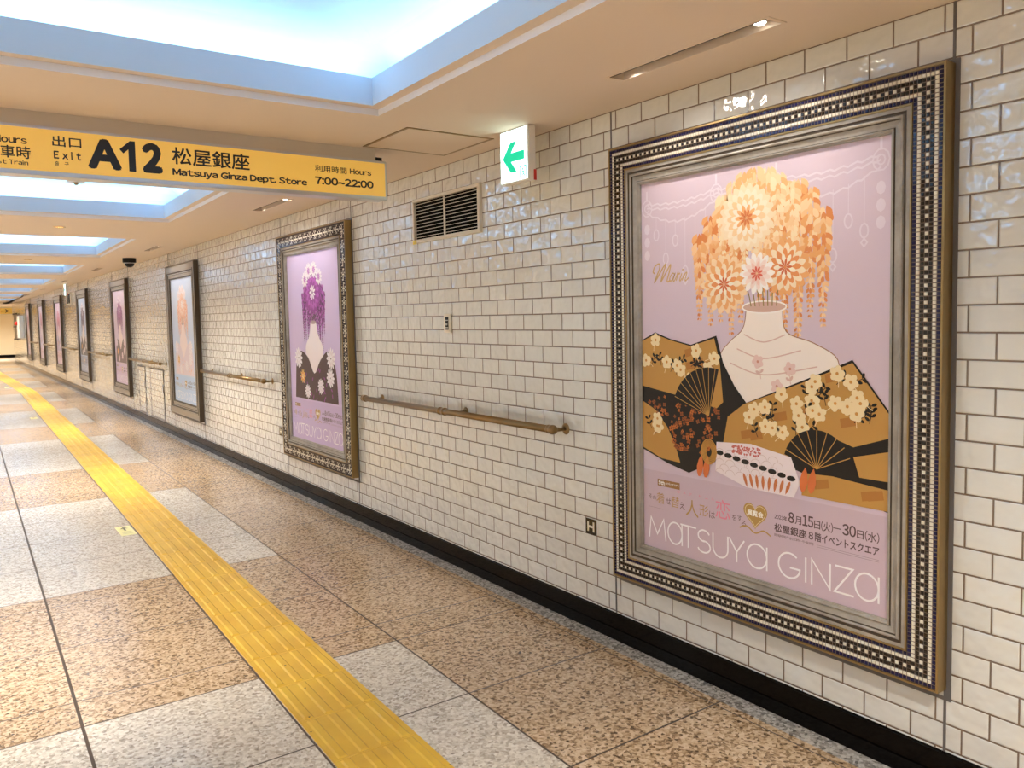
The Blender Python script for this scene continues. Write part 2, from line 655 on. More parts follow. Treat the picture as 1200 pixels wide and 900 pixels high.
class Print:
    """flat printing on a surface: (u, v) metres, layer = stacking order of the inks"""
    def __init__(s, fn, step=0.0001):
        s.mb = MB()
        s.fn = fn
        s.step = step
        s.cnt = 0

    def P(s, u, v, l):
        return s.fn(u, v, l * s.step)

    def nl(s, l):
        s.cnt += 1
        return l + (s.cnt % 23) * 0.041

    def poly(s, pts, m, l):
        l = s.nl(l)
        f = s.mb.face([s.P(u, v, l) for u, v in pts], m)
        if len(pts) > 4:
            f.normal_update()
            bmesh.ops.triangulate(s.mb.bm, faces=[f])

    def disc(s, u, v, r, m, l, n=14, ry=None):
        s.poly_c([(u + r * math.cos(2 * PI * i / n), v + (ry or r) * math.sin(2 * PI * i / n)) for i in range(n)], m, l)

    def poly_c(s, pts, m, l):
        l = s.nl(l)
        s.mb.face([s.P(u, v, l) for u, v in pts], m)

    def stroke(s, pts, wd, m, l, closed=False):
        """continuous mitred ribbon"""
        l = s.nl(l)
        q = [pts[0]]
        for p_ in pts[1:]:
            if math.hypot(p_[0] - q[-1][0], p_[1] - q[-1][1]) > 1e-6:
                q.append(p_)
        if closed or (len(q) > 3 and math.hypot(q[0][0] - q[-1][0], q[0][1] - q[-1][1]) < 1e-6):
            if math.hypot(q[0][0] - q[-1][0], q[0][1] - q[-1][1]) < 1e-6:
                q.pop()
            closed = True
        n = len(q)
        if n < 2:
            return
        vv = []
        for i in range(n):
            a = q[(i - 1) % n] if (closed or i > 0) else None
            c = q[(i + 1) % n] if (closed or i < n - 1) else None
            ds = []
            for (p0, p1) in ((a, q[i]), (q[i], c)):
                if p0 and p1:
                    L = math.hypot(p1[0] - p0[0], p1[1] - p0[1])
                    ds.append(((p1[0] - p0[0]) / L, (p1[1] - p0[1]) / L))
            if len(ds) == 1:
                nx, ny, k = -ds[0][1], ds[0][0], 1.0
            else:
                nx, ny = -(ds[0][1] + ds[1][1]), ds[0][0] + ds[1][0]
                L = math.hypot(nx, ny)
                if L < 1e-3:
                    nx, ny, k = -ds[0][1], ds[0][0], 1.0
                else:
                    nx, ny = nx / L, ny / L
                    k = min(2.2, 1 / max(0.2, -nx * ds[0][1] + ny * ds[0][0]))
            h = wd / 2 * k
            vv.append((s.mb.bm.verts.new(s.P(q[i][0] + nx * h, q[i][1] + ny * h, l)), s.mb.bm.verts.new(s.P(q[i][0] - nx * h, q[i][1] - ny * h, l))))
        k = s.mb.mi(m)
        for i in range(n if closed else n - 1):
            (a, b_), (c, d) = vv[i], vv[(i + 1) % n]
            s.mb.bm.faces.new([a, b_, d, c]).material_index = k

    def text(s, t, u0, v0, m, l, w=None, h=None, bold=0.0, track=0.055):
        """bold = stroke growth in metres"""
        p, fs = glyphs(t, track)
        x0, x1 = min(a[0] for a in p), max(a[0] for a in p)
        y0, y1 = min(a[1] for a in p), max(a[1] for a in p)
        asp = (x1 - x0) / max(1e-6, y1 - y0)
        if w is None:
            w = h * asp
        if h is None:
            h = w / asp
        k = s.mb.mi(m)
        offs = [(0, 0)] if bold <= 0 else [(0, 0)] + [(bold * math.cos(PI * i / 4), bold * math.sin(PI * i / 4)) for i in range(8)]
        w, h = w - 2 * bold, h - 2 * bold
        for n_, (du, dv) in enumerate(offs):
            ll = l + n_ * 0.09
            vv = [s.mb.bm.verts.new(s.P(u0 + bold + du + (a - x0) / (x1 - x0) * w, v0 + bold + dv + (c - y0) / (y1 - y0) * h, ll)) for a, c in p]
            for f in fs:
                s.mb.bm.faces.new([vv[i] for i in f]).material_index = k

    def leaf(s, u, v, L, wd, ang, m, l):
        ca, sa = math.cos(ang), math.sin(ang)
        pts = [(0, 0), (L * .25, wd * .34), (L * .55, wd * .5), (L * .82, wd * .38), (L * .97, wd * .13), (L * .97, -wd * .13), (L * .82, -wd * .38), (L * .55, -wd * .5), (L * .25, -wd * .34)]
        s.poly_c([(u + x * ca - y * sa, v + x * sa + y * ca) for x, y in pts], m, l)

    def flower(s, u, v, r, m, mc, l, n=5, a0=0.0):
        for i in range(n):
            s.leaf(u, v, r, r * 0.8, a0 + 2 * PI * i / n, m, l)
        s.disc(u, v, r * 0.2, mc, l + 1, 8)


def arc(cx, cy, rx, ry, a0, a1, n=16):
    return [(cx + rx * math.cos(math.radians(a0 + (a1 - a0) * i / n)), cy + ry * math.sin(math.radians(a0 + (a1 - a0) * i / n))) for i in range(n + 1)]


def smooth(pts, k=6):
    """Catmull-Rom through the points"""
    out = []
    n_ = len(pts)
    for i in range(n_ - 1):
        p0, p1, p2, p3 = pts[max(i - 1, 0)], pts[i], pts[i + 1], pts[min(i + 2, n_ - 1)]
        for j in range(k):
            t = j / k
            out.append(tuple(0.5 * ((2 * p1[c]) + (-p0[c] + p2[c]) * t + (2 * p0[c] - 5 * p1[c] + 4 * p2[c] - p3[c]) * t * t + (-p0[c] + 3 * p1[c] - 3 * p2[c] + p3[c]) * t ** 3) for c in (0, 1)))
    out.append(pts[-1])
    return out


INK = {}


def ink(c):
    if c not in INK:
        INK[c] = mat('ink_%02x%02x%02x' % c, lin(c), 0.32, 0, 0.35)
    return INK[c]


PW, PH = 1.015, 1.416      # visible poster


def store_name(p, m, l):
    """thin geometric capitals along the foot of the poster"""
    W = 0.0062
    b0, c = 0.037, 0.083
    def S(pts, closed=False):
        p.stroke(pts, W, m, l, closed)
    S([(0.028, b0), (0.038, b0 + c), (0.072, b0 + c * .25), (0.106, b0 + c), (0.117, b0)])
    def a_(u0, u1):
        cx, r = (u0 + u1) / 2, (u1 - u0) / 2
        S(arc(cx, b0 + c * .5, r, c * .5, 0, 360, 28))
        S([(u1, b0), (u1, b0 + c * .98)])
    a_(0.128, 0.200)
    S([(0.192, b0 + c), (0.270, b0 + c)]); S([(0.231, b0), (0.231, b0 + c)])
    S(arc(0.307, b0 + c * .75, 0.027, c * .25, 20, 270, 16) + arc(0.307, b0 + c * .26, 0.030, c * .26, 90, -160, 16))
    S([(0.350, b0 + c)] + arc(0.384, b0 + 0.034, 0.034, 0.034, 180, 360, 18) + [(0.418, b0 + c)])
    S([(0.424, b0 + c), (0.457, b0 + c * .45)]); S([(0.490, b0 + c), (0.446, b0)]) if False else S([(0.490, b0 + c), (0.457, b0 + c * .45), (0.457, b0)])
    a_(0.502, 0.584)
    S(arc(0.673, b0 + c * .5, 0.042, c * .5, 48, 340, 26) + [(0.713, b0 + c * .42), (0.675, b0 + c * .42)])
    S([(0.735, b0), (0.735, b0 + c)])
    S([(0.757, b0), (0.757, b0 + c), (0.823, b0), (0.823, b0 + c)])
    S([(0.840, b0 + c), (0.900, b0 + c), (0.838, b0), (0.904, b0)])
    a_(0.908, 0.984)


def event_text(p, l):
    br, gd, pk, dk = ink((112, 84, 78)), ink((190, 150, 84)), ink((236, 138, 160)), ink((92, 70, 70))
    p.poly([(0.075, 0.250), (0.190, 0.250), (0.190, 0.276), (0.075, 0.276)], ink((160, 116, 66)), l)
    p.text('5th', 0.080, 0.255, ink((250, 244, 236)), l + 1, h=0.016, bold=0.0008)
    p.text('Anniversary', 0.116, 0.258, ink((250, 244, 236)), l + 1, w=0.07)
    for t, u, v, h, m in (('そ', .026, .191, .019, br), ('の', .048, .190, .016, br), ('着', .068, .180, .043, gd), ('せ', .118, .185, .024, br),
                          ('替', .146, .178, .042, gd), ('え', .190, .178, .027, br), ('人', .220, .160, .062, gd), ('形', .286, .172, .042, gd),
                          ('は', .333, .172, .026, br), ('恋', .362, .180, .068, pk), ('を', .437, .184, .020, br), ('す', .460, .187, .020, br), ('る', .477, .170, .022, br)):
        p.text(t, u, v, m, l, h=h)
    for i, ch in enumerate('ビスクドール'):
        p.text(ch, 0.178 + i * 0.029 + (0.02 if i > 2 else 0), 0.238, pk, l, w=0.013, h=0.010 if ch != 'ー' else 0.002)
    hp = []
    for i in range(40):
        a = 2 * PI * i / 40
        hp.append((0.536 + 0.0031 * 16 * math.sin(a) ** 3, 0.222 + 0.0031 * (13 * math.cos(a) - 5 * math.cos(2 * a) - 2 * math.cos(3 * a) - math.cos(4 * a))))
    p.poly(hp, gd, l)
    p.stroke([(0.536 + (u - .536) * .86, 0.222 + (v - .222) * .86) for u, v in hp], 0.002, ink((240, 222, 180)), l + 1, True)
    p.text('展覧会', 0.502, 0.215, ink((255, 250, 240)), l + 1, w=0.068, bold=0.0007)
    p.stroke(smooth([(0.470, 0.165), (0.500, 0.176), (0.536, 0.158), (0.570, 0.172), (0.600, 0.160)]), 0.005, gd, l)
    for t, u, w_, v, h in (('2023年', .614, .050, .224, .016), ('8', .669, .022, .222, .036), ('月', .694, .024, .222, .027), ('15', .722, .040, .222, .036), ('日', .765, .022, .222, .026),
                           ('(火)', .790, .042, .219, .033), ('30', .864, .046, .222, .036), ('日', .913, .022, .222, .026), ('(水)', .939, .046, .219, .033)):
        p.text(t, u, v, dk, l, w=w_, h=h, bold=0.0008 if t[0] in '813' else 0.0003)
    p.stroke([(.833, .238), (.860, .238)], .003, dk, l)
    p.text('松屋銀座', 0.614, 0.181, dk, l, w=0.124, h=0.029, bold=0.0006)
    p.text('8', 0.745, 0.183, dk, l, w=0.017, h=0.025, bold=0.0006)
    p.text('階イベントスクエア', 0.768, 0.181, dk, l, w=0.217, h=0.029, bold=0.0006)
    p.text('開場時間:午前10時-午後8時', 0.614, 0.165, br, l, w=0.150, h=0.0095, track=0.03)
    for v in (0.170, 0.164):
        p.stroke([(0.775, v), (0.984, v)], 0.0012, ink((160, 135, 140)), l)
    p.stroke([(0.026, 0.160), (0.105, 0.160)], 0.001, ink((160, 135, 140)), l)


def garland(p, m, l):
    """pale lace swags with hanging beads along the top of the poster"""
    pk = [(0.03, 1.30), (0.37, 1.315), (0.62, 1.315), (0.98, 1.33)]
    for i in range(3):
        (u0, v0), (u1, v1) = pk[i], pk[i + 1]
        for off, sag in ((0.035, 0.015), (0.02, 0.018), (0.0, 0.05)):
            p.stroke([(u0 + (u1 - u0) * t / 24, v0 + (v1 - v0) * t / 24 + off - sag * math.sin(PI * t / 24) + 0.004 * math.sin(t * 2.1)) for t in range(25)], 0.006, m, l)
        for j in range(1, 7):
            t = j / 7
            u = u0 + (u1 - u0) * t
            L = (0.05, 0.13, 0.06, 0.18, 0.09, 0.14)[j - 1]
            v = v0 + (v1 - v0) * t - 0.04 * math.sin(PI * t)
            p.stroke([(u, v), (u, v - L)], 0.0022, m, l)
            p.stroke(arc(u, v - L - 0.02, 0.013, 0.021, 0, 360, 12), 0.005, m, l)
            if j % 2 == 0:
                p.stroke(arc(u, v - L - 0.055, 0.010, 0.012, 0, 360, 4), 0.005, m, l)
    for (u, v) in pk:
        for r in (0.012, 0.026):
            p.stroke(arc(u, v + 0.02, r, r * 1.2, 0, 360, 10), 0.005, m, l)
        p.stroke([(u, v + 0.05), (u, v + 0.085)], 0.008, m, l)
        for q in range(3):
            p.disc(u, v - 0.06 - 0.05 * q, 0.015, m, l, 8, 0.02)


def script_word(p, m, l):
    """the slanted handwritten word beside the picture"""
    def S(pts, wd=0.0045):
        p.stroke([(0.048 + 0.19 * x + 0.02 * y, 1.036 + 0.066 * y) for x, y in smooth(pts, 7)], wd, m, l)
    S([(0.06, .50), (.0, .62), (.02, .92), (.12, 1.05), (.16, .8), (.13, .4), (.10, .02), (.17, .35), (.26, .85), (.31, 1.0), (.29, .5), (.28, .05), (.36, .5), (.44, .95), (.45, .5), (.44, .08), (.48, 0), (.52, .12)], 0.006)
    S([(.60, .40), (.55, .46), (.50, .24), (.52, .02), (.58, .12), (.615, .44), (.60, .1), (.63, .0), (.66, .18)])
    S([(.66, .18), (.685, .50), (.70, .38), (.735, .44), (.73, .36)])
    S([(.70, .38), (.685, .02)])
    S([(.795, .42), (.775, .08), (.795, .0), (.82, .14)])
    p.disc(0.048 + 0.19 * .80 + 0.012, 1.036 + 0.066 * .62, .0038, m, l, 8)
    S([(.855, .42), (.84, .02)])
    S([(.845, .12), (.89, .42), (.925, .42), (.915, .08), (.935, .0), (1.0, .16)])


def bloom(p, u, v, R, cols, l, n=22, sq=1.0):
    """large many-petalled blossom"""
    for ringi, c in enumerate(cols):
        r = R * (1 - ringi / (len(cols) + 0.6))
        for i in range(n):
            a = 2 * PI * (i + 0.5 * (ringi % 2)) / n
            p.leaf(u + r * 0.12 * math.cos(a), v + r * 0.12 * math.sin(a) * sq, r * 0.9, r * 0.34, a, ink(c), l + ringi)
        n = max(9, n - 3)


def cascade(p, u0, u1, v0, v1, cols, l, n, rnd):
    """hanging wisteria racemes: tapering columns of small petals"""
    for i in range(n):
        t = (i + 0.5) / n
        u = u0 + (u1 - u0) * t + rnd.uniform(-.006, .006)
        end = v1 + (v0 - v1) * (0.22 * rnd.random() + 0.25 * abs(t - 0.5))
        top = v0 - (v0 - v1) * 0.25 * (2 * t - 1) ** 2
        wd = (u1 - u0) / n * 0.95
        m_ = max(6, int((top - end) / (wd * 0.36)))
        for q in range(m_):
            f = q / (m_ - 1)
            v = top + (end - top) * f
            ww = wd * (1 - 0.72 * f)
            for sd in (-1, 0, 1):
                c = cols[(i + q + sd + int(rnd.random() * 2)) % len(cols)]
                p.leaf(u + sd * ww * 0.25, v, ww * 0.95, ww * 0.55, -PI / 2 + sd * 0.55 + rnd.uniform(-.2, .2), ink(c), l)


def fan(p, u, v, r, a0, a1, l, base, rib):
    p.poly([(u, v)] + arc(u, v, r, r, a0, a1, 18), ink(base), l)
    for i in range(9):
        a = math.radians(a0 + (a1 - a0) * (i + 0.5) / 9)
        p.stroke([(u, v), (u + r * math.cos(a), v + r * math.sin(a))], 0.0026, ink(rib), l + 1)


def sprig(p, u, v, n_, sc_, ang, leafc, flc, cc, l, rnd):
    st = [(u, v)]
    for i in range(n_):
        ang += rnd.uniform(-0.3, 0.3)
        u, v = u + sc_ * math.cos(ang), v + sc_ * math.sin(ang)
        st.append((u, v))
        for sd in (-1, 1):
            p.leaf(u, v, sc_ * 1.0, sc_ * 0.5, ang + sd * rnd.uniform(0.7, 1.2), ink(leafc), l)
    p.stroke(st, 0.0022, ink(leafc), l)
    if flc:
        p.flower(u, v, sc_ * 1.25, ink(flc), ink(cc), l + 1, 5, rnd.random() * 6)


def clip_ok(u, v, poly):
    inside = False
    j = len(poly) - 1
    for i in range(len(poly)):
        if (poly[i][1] > v) != (poly[j][1] > v) and u < (poly[j][0] - poly[i][0]) * (v - poly[i][1]) / (poly[j][1] - poly[i][1]) + poly[i][0]:
            inside = not inside
        j = i
    return inside


def poster_print(p, kind):
    """a floral still life in the poster's own colours"""
    rnd = random.Random(kind['seed'])
    bg, band = kind['bg'], kind['band']
    p.poly([(0, 0), (PW, 0), (PW, PH), (0, PH)], ink(bg), 0)
    p.poly([(0, 0), (PW, 0), (PW, 0.306), (0, 0.306)], ink(band), 1)
    if kind['style'] == 'brocade':
        garland(p, ink((230, 216, 226)), 2)
        script_word(p, ink((205, 168, 116)), 2)
        # wisteria racemes and large blossoms in a pale vase
        cascade(p, 0.27, 0.50, 1.28, 0.79, [(240, 176, 116), (226, 138, 78), (247, 205, 156), (244, 190, 134)], 3, 5, rnd)
        cascade(p, 0.54, 0.81, 1.34, 0.765, [(246, 200, 146), (238, 172, 108), (250, 216, 170), (228, 144, 84)], 3, 6, rnd)
        cascade(p, 0.38, 0.70, 1.40, 1.0, [(250, 226, 186), (246, 206, 156), (250, 216, 170), (240, 184, 124)], 4, 7, rnd)
        vase = smooth([(0.50, 0.93), (0.485, 0.86), (0.43, 0.815), (0.385, 0.76), (0.40, 0.66), (0.47, 0.52), (0.60, 0.50), (0.72, 0.55), (0.83, 0.68), (0.845, 0.765), (0.76, 0.815), (0.66, 0.85), (0.645, 0.93)], 5)
        p.poly(vase, ink((250, 238, 226)), 5)
        p.stroke(vase, 0.003, ink((170, 120, 90)), 6)
        p.poly(arc(.572, .932, .088, .020, 0, 360, 24)[:-1], ink((214, 176, 160)), 6)
        p.stroke(arc(.572, .932, .088, .020, 0, 360, 24), .005, ink((255, 246, 238)), 7)
        for k in range(7):
            p.stroke(smooth([(.52 + .017 * k, .935), (.50 + .022 * k, 1.0), (.44 + .04 * k, 1.06)], 5), .004, ink((150, 128, 70)), 8)
        for k in range(3):
            p.stroke(smooth([(.49 - .03 * k, .84 - .05 * k), (.57, .815 - .055 * k), (.655 + .06 * k, .84 - .05 * k)], 8), .004, ink((226, 190, 176)), 6)
        for (u, v) in ((.56, .72), (.68, .70), (.62, .64)):
            sprig(p, u, v - .03, 3, .02, 1.6, (226, 190, 176), (238, 206, 196), (214, 150, 130), 6, rnd)
        warm = [(246, 196, 140), (250, 216, 172), (241, 176, 114), (251, 228, 194), (234, 152, 94), (252, 238, 214), (216, 116, 70)]
        bloom(p, 0.405, 1.015, 0.105, warm[1:], 10, 18)
        bloom(p, 0.655, 1.06, 0.095, warm[2:], 10, 18)
        bloom(p, 0.50, 1.235, 0.115, [(249, 226, 190), (252, 234, 206), (247, 210, 160), (252, 238, 216), (240, 180, 120), (222, 130, 80)], 14, 22)
        bloom(p, 0.545, 1.045, 0.072, [(253, 244, 236), (250, 226, 214), (246, 206, 190), (226, 110, 90)], 21, 14)
        # brocade cloth
        K, G, O, C = (20, 14, 12), (198, 148, 74), (196, 108, 46), (246, 224, 176)
        base = [(0, .815), (.07, .845), (.15, .82), (.25, .80), (.37, .835), (.40, .74), (.45, .66), (.50, .605), (.60, .645), (.75, .705), (.895, .766), (PW, .615), (PW, .317), (.70, .400), (.37, .385), (.238, .323), (.13, .345), (0, .385)]
        p.poly(base, ink(K), 17)
        pa = [(0, .81), (.07, .838), (.15, .815), (.25, .795), (.36, .825), (.385, .74), (.40, .60), (.37, .575), (.25, .60), (.0, .635)]
        pb = [(0, .575), (.07, .545), (.13, .485), (.17, .42), (.195, .355), (.10, .36), (0, .392)]
        pc = [(.895, .757), (PW, .607), (PW, .54), (.90, .50), (.80, .53), (.69, .44), (.56, .44), (.40, .455), (.42, .55), (.49, .60), (.60, .64), (.75, .698)]
        pd = [(.90, .47), (PW, .50), (PW, .41), (.92, .41)]
        pe = [(.72, .395), (.83, .40), (PW, .385), (PW, .322), (.72, .322)]
        for q in (pa, pb, pc, pd, pe):
            p.poly(q, ink(G), 18)
        for q, cnt in ((pa, 3), (pc, 5), (pe, 2)):
            for _ in range(cnt * 40):
                u, v = rnd.random() * PW, .32 + rnd.random() * .5
                if clip_ok(u, v, q) and clip_ok(u + .05, v + .04, q):
                    p.poly([(u, v), (u + .05, v + .012), (u + .045, v + .04), (u - .005, v + .028)], ink((182, 122, 56)), 19)
                    cnt -= 1
                    if cnt < -2:
                        break
        for _ in range(150):
            u, v = 0.03 + rnd.random() * .36, .40 + rnd.random() * .2
            if not clip_ok(u, v, pa) and not clip_ok(u, v, pb) and clip_ok(u, v, base):
                p.flower(u, v, 0.006 + rnd.random() * .006, ink(rnd.choice([O, (150, 80, 36)])), ink(K), 20, 4, rnd.random() * 3)
        for q, tot in ((pa, 20), (pb, 7), (pc, 40), (pe, 6)):
            got = 0
            for _ in range(900):
                u, v = rnd.random() * PW, .33 + rnd.random() * .5
                if clip_ok(u, v, q) and all(clip_ok(u + a * .045, v + b2 * .045, q) for a, b2 in ((1, 0), (-1, 0), (0, 1), (0, -1))):
                    if rnd.random() < .45:
                        sprig(p, u, v, 2, .020, rnd.uniform(0.4, 2.4), K, None, K, 21, rnd)
                    else:
                        sprig(p, u, v, 2, .022, rnd.uniform(0.4, 2.6), C, C, (214, 150, 70), 22, rnd)
                    got += 1
                    if got >= tot:
                        break
        fan(p, .335, .545, .175, 75, 165, 25, K, G)
        fan(p, .775, .415, .125, 15, 165, 25, K, G)
        # pale sash with a braided cord
        p.poly([(.37, .455), (.52, .465), (.68, .44), (.715, .36), (.69, .308), (.50, .312), (.365, .350)], ink((244, 230, 232)), 26)
        for i in range(5):
            for j in range(6):
                u, v = .385 + j * .045 + .02 * (i % 2), .345 + i * .018 + 0.006 * (5 - j) * 0
                p.stroke(arc(u, v, .020, .016, 0, 180, 8), 0.0016, ink((214, 190, 186)), 27)
        for _ in range(70):
            u, v = .44 + rnd.random() * .12, .425 + rnd.random() * .028
            p.disc(u, v, .004, ink((206, 112, 104)), 28, 6)
        for i in range(9):
            p.disc(.385 + i * .037, .418 - i * .006, .017, ink(K), 29, 10, .009)
        for i in range(8):
            p.leaf(.505 + i * .022, .313, .05, .013, 1.9 - i * .1, ink((204, 120, 70)), 28)
        for i in range(5):
            p.stroke(arc(.335, .415, .035 - i * .005, .045 - i * .006, 0, 360, 18), .004, ink((206, 150, 70)), 30)
        for u in (.30, .33, .735, .765):
            p.leaf(u, .40 if u < .5 else .415, .085, .03, -PI / 2 - .15, ink((222, 120, 64)), 30)
    else:
        A, B, D, Wt = kind['a'], kind['b'], kind['d'], kind['w']
        c0 = 0.50
        cascade(p, c0 - .20, c0 + .24, 1.26, 0.60, A, 3, 11, rnd)
        p.poly(smooth([(c0 - .05, .90), (c0 - .08, .80), (c0 - .16, .70), (c0 - .10, .50), (c0 + .12, .50), (c0 + .18, .70), (c0 + .10, .80), (c0 + .06, .90)], 5), ink(B), 5)
        p.poly(arc(c0 + .005, .90, .056, .014, 0, 360, 20)[:-1], ink((200, 176, 176)), 6)
        for q in range(5):
            p.stroke([(c0 - .03 + .017 * q, .90), (c0 - .05 + .027 * q, 1.02)], .004, ink((120, 110, 80)), 6.5)
        bloom(p, c0 + .01, 1.12, 0.165, [A[0], A[2], A[0], Wt], 7, 18)
        for du, dv in ((-.13, 1.22), (-.05, 1.28), (.05, 1.285), (.14, 1.23)):
            bloom(p, c0 + du, dv, 0.062, [Wt, (240, 228, 236), A[2]], 12, 12)
        p.poly(smooth([(.13, .56), (.22, .68), (.38, .64), (.50, .52), (.62, .62), (.78, .69), (.90, .56), (.93, .32)], 4) + [(.10, .32)], ink(D), 17)
        for (u, v, r) in ((.19, .63, .08), (.82, .64, .08), (.80, .50, .07), (.62, .43, .06), (.36, .38, .055)):
            bloom(p, u, v, r, [Wt, (232, 218, 224), Wt], 19, 12)
        for _ in range(30):
            u, v = .16 + rnd.random() * .7, .34 + rnd.random() * .2
            p.leaf(u, v, .035, .014, rnd.random() * 6, ink(A[0]), 18)
        bloom(p, .27, .49, .055, [(236, 190, 90), (226, 140, 70), (250, 226, 150)], 24, 10)


# ------------------------------------------------------------------ poster frames
FW, FH, FZ = 1.335, 1.736, 0.3005
IN = 0.160


def mosaic_mesh(style):
    b = MB()
    t0 = 0.0075
    ni, nj = 111, 145
    pu, pv = (FW - 2 * t0) / ni, (FH - 2 * t0) / nj
    inner = t0 + 7 * pu
    b.ring([(t0, 0.0485), (inner, 0.0485)], 0, FW, 0, FH, M['grout'])
    r_ = random.Random(3)
    for i in range(ni):
        for j in range(nj):
            du, dv = min(i, ni - 1 - i), min(j, nj - 1 - j)
            r = min(du, dv)
            if r > 6:
                continue
            a = j if du < dv else i
            if style == 0:
                m = M[('t_blue', 't_white', 't_black', 't_white' if a % 2 else 't_black', 't_black', 't_white', 't_blue')[r]]
            else:
                q = a % 8
                on = (r == 3 and q not in (7,)) or (r in (1, 5) and q in (2, 4)) or (r in (2, 4) and q in (3,)) or (r == 2 and q == 6) or (r == 4 and q == 0)
                m = M['t_white' if on else 't_plum']
            y0, y1 = t0 + i * pu + 0.0011, t0 + (i + 1) * pu - 0.0011
            z0, z1 = t0 + j * pv + 0.0011, t0 + (j + 1) * pv - 0.0011
            e = 0.0009
            top = -0.0508
            ty, tz = r_.uniform(-.0001, .0001), r_.uniform(-.0001, .0001)
            lo = [b.bm.verts.new((-0.0484, y, z)) for y, z in ((y0, z0), (y1, z0), (y1, z1), (y0, z1))]
            hi = [b.bm.verts.new((top + ty * sy + tz * sz, y, z)) for y, z, sy, sz in ((y0 + e, z0 + e, -1, -1), (y1 - e, z0 + e, 1, -1), (y1 - e, z1 - e, 1, 1), (y0 + e, z1 - e, -1, 1))]
            k = b.mi(m)
            b.bm.faces.new(hi).material_index = k
            for q in range(4):
                b.bm.faces.new([lo[q], lo[(q + 1) % 4], hi[(q + 1) % 4], hi[q]]).material_index = k
    return b.mesh('mosaic_border')


def ring_mesh(name, profs, m, groove=None, gm=None):
    """sweep of a moulding profile; the quirks listed in groove use the darker material"""
    b = MB()
    for pr in profs:
        for i in range(len(pr) - 1):
            dark = groove and any(g0 <= pr[i][0] and pr[i + 1][0] <= g1 for g0, g1 in groove)
            b.ring(pr[i:i + 2], 0, FW, 0, FH, gm if dark else m)
    bmesh.ops.remove_doubles(b.bm, verts=b.bm.verts[:], dist=1e-6)
    return b.mesh(name)


IB = 0.0075 + 7 * (FW - 0.015) / 111
ME_TRIM = ring_mesh('brass_edge', [[(0, 0.0), (0, 0.0515), (0.001, 0.0525), (0.0065, 0.0525), (0.0075, 0.0485)],
                                   [(IB, 0.0485), (IB + 0.001, 0.0525), (IB + 0.006, 0.0525), (IB + 0.007, 0.047)]], M['brass'])
ME_MOULD = ring_mesh('moulding', [[(IB + 0.006, 0.040), (IB + 0.006, 0.050), (0.108, 0.050), (0.111, 0.0465), (0.116, 0.0465), (0.118, 0.051), (0.122, 0.052), (0.126, 0.049),
                                   (0.128, 0.0425), (0.140, 0.039), (0.146, 0.039), (0.149, 0.043), (0.153, 0.043), (0.156, 0.036), (IN, 0.036), (IN, 0.026)]], M['mould'], [(0.108, 0.1165), (0.1255, 0.1285), (0.1455, 0.1495)], M['mould_dark'])
ME_PLAIN = ring_mesh('moulding', [[(0, 0.0), (0, 0.048), (0.003, 0.052), (0.012, 0.052), (0.016, 0.045), (0.070, 0.045), (0.074, 0.050), (0.084, 0.050), (0.088, 0.044), (0.097, 0.041),
                                   (0.101, 0.046), (0.110, 0.046), (0.114, 0.040), (0.128, 0.038), (0.132, 0.043), (0.146, 0.043), (0.150, 0.036), (IN, 0.036), (IN, 0.026)]], M['mould2'], [(0, 0.0125), (0.0695, 0.0745), (0.0835, 0.0975), (0.1095, 0.1145), (0.1275, 0.1325), (0.1455, 0.1605)], M['mould_dark'])
ME_MOSAIC = [mosaic_mesh(0), mosaic_mesh(1)]
b = MB()
b.ring([(-0.012, 0.0), (-0.012, 0.004), (0.0, 0.004)], 0, FW, -0.022, FH, M['joint'])
b.box((-0.024, IN - .02, IN - .02), (0, FW - IN + .02, FH - IN + .02), M['grey'])
ME_BACK = b.mesh('backing')


def poster_fn(u, v, d):
    return (-0.027 - d, FW - IN - u, IN + v)


MA = (214, 194, 206)
POSTERS = [
    dict(style='brocade', seed=11, bg=(217, 197, 209), band=(209, 186, 197)),
    dict(style='plain', seed=12, bg=(214, 194, 230), band=(206, 184, 222), a=[(150, 60, 150), (112, 40, 110), (186, 96, 190), (92, 36, 96)], b=(252, 240, 240), d=(74, 44, 48), w=(246, 240, 244)),
    dict(style='plain', seed=13, bg=(206, 216, 236), band=(190, 212, 240), a=[(240, 186, 156), (236, 160, 120), (248, 214, 196)], b=(246, 226, 222), d=(232, 214, 220), w=(246, 236, 236)),
    dict(style='plain', seed=14, bg=(222, 200, 214), band=(212, 188, 214), a=[(150, 84, 130), (120, 62, 104), (180, 112, 160)], b=(246, 224, 220), d=(110, 88, 92), w=(236, 214, 220)),
    dict(style='plain', seed=15, bg=(190, 204, 226), band=(156, 164, 184), a=[(104, 92, 118), (72, 66, 92), (140, 130, 150)], b=(238, 226, 222), d=(86, 78, 88), w=(226, 224, 232)),
    dict(style='plain', seed=16, bg=(216, 190, 206), band=(222, 190, 206), a=[(208, 130, 160), (190, 110, 140), (226, 160, 180)], b=(238, 216, 220), d=(176, 166, 190), w=(228, 206, 216)),
    dict(style='plain', seed=17, bg=(206, 194, 210), band=(204, 186, 204), a=[(196, 130, 150), (170, 100, 130), (214, 160, 170)], b=(226, 212, 224), d=(190, 180, 206), w=(222, 208, 218)),
    dict(style='plain', seed=18, bg=(212, 196, 206), band=(206, 186, 198), a=[(186, 140, 150), (160, 110, 120), (206, 160, 160)], b=(230, 214, 212), d=(180, 160, 170), w=(224, 210, 212)),
]
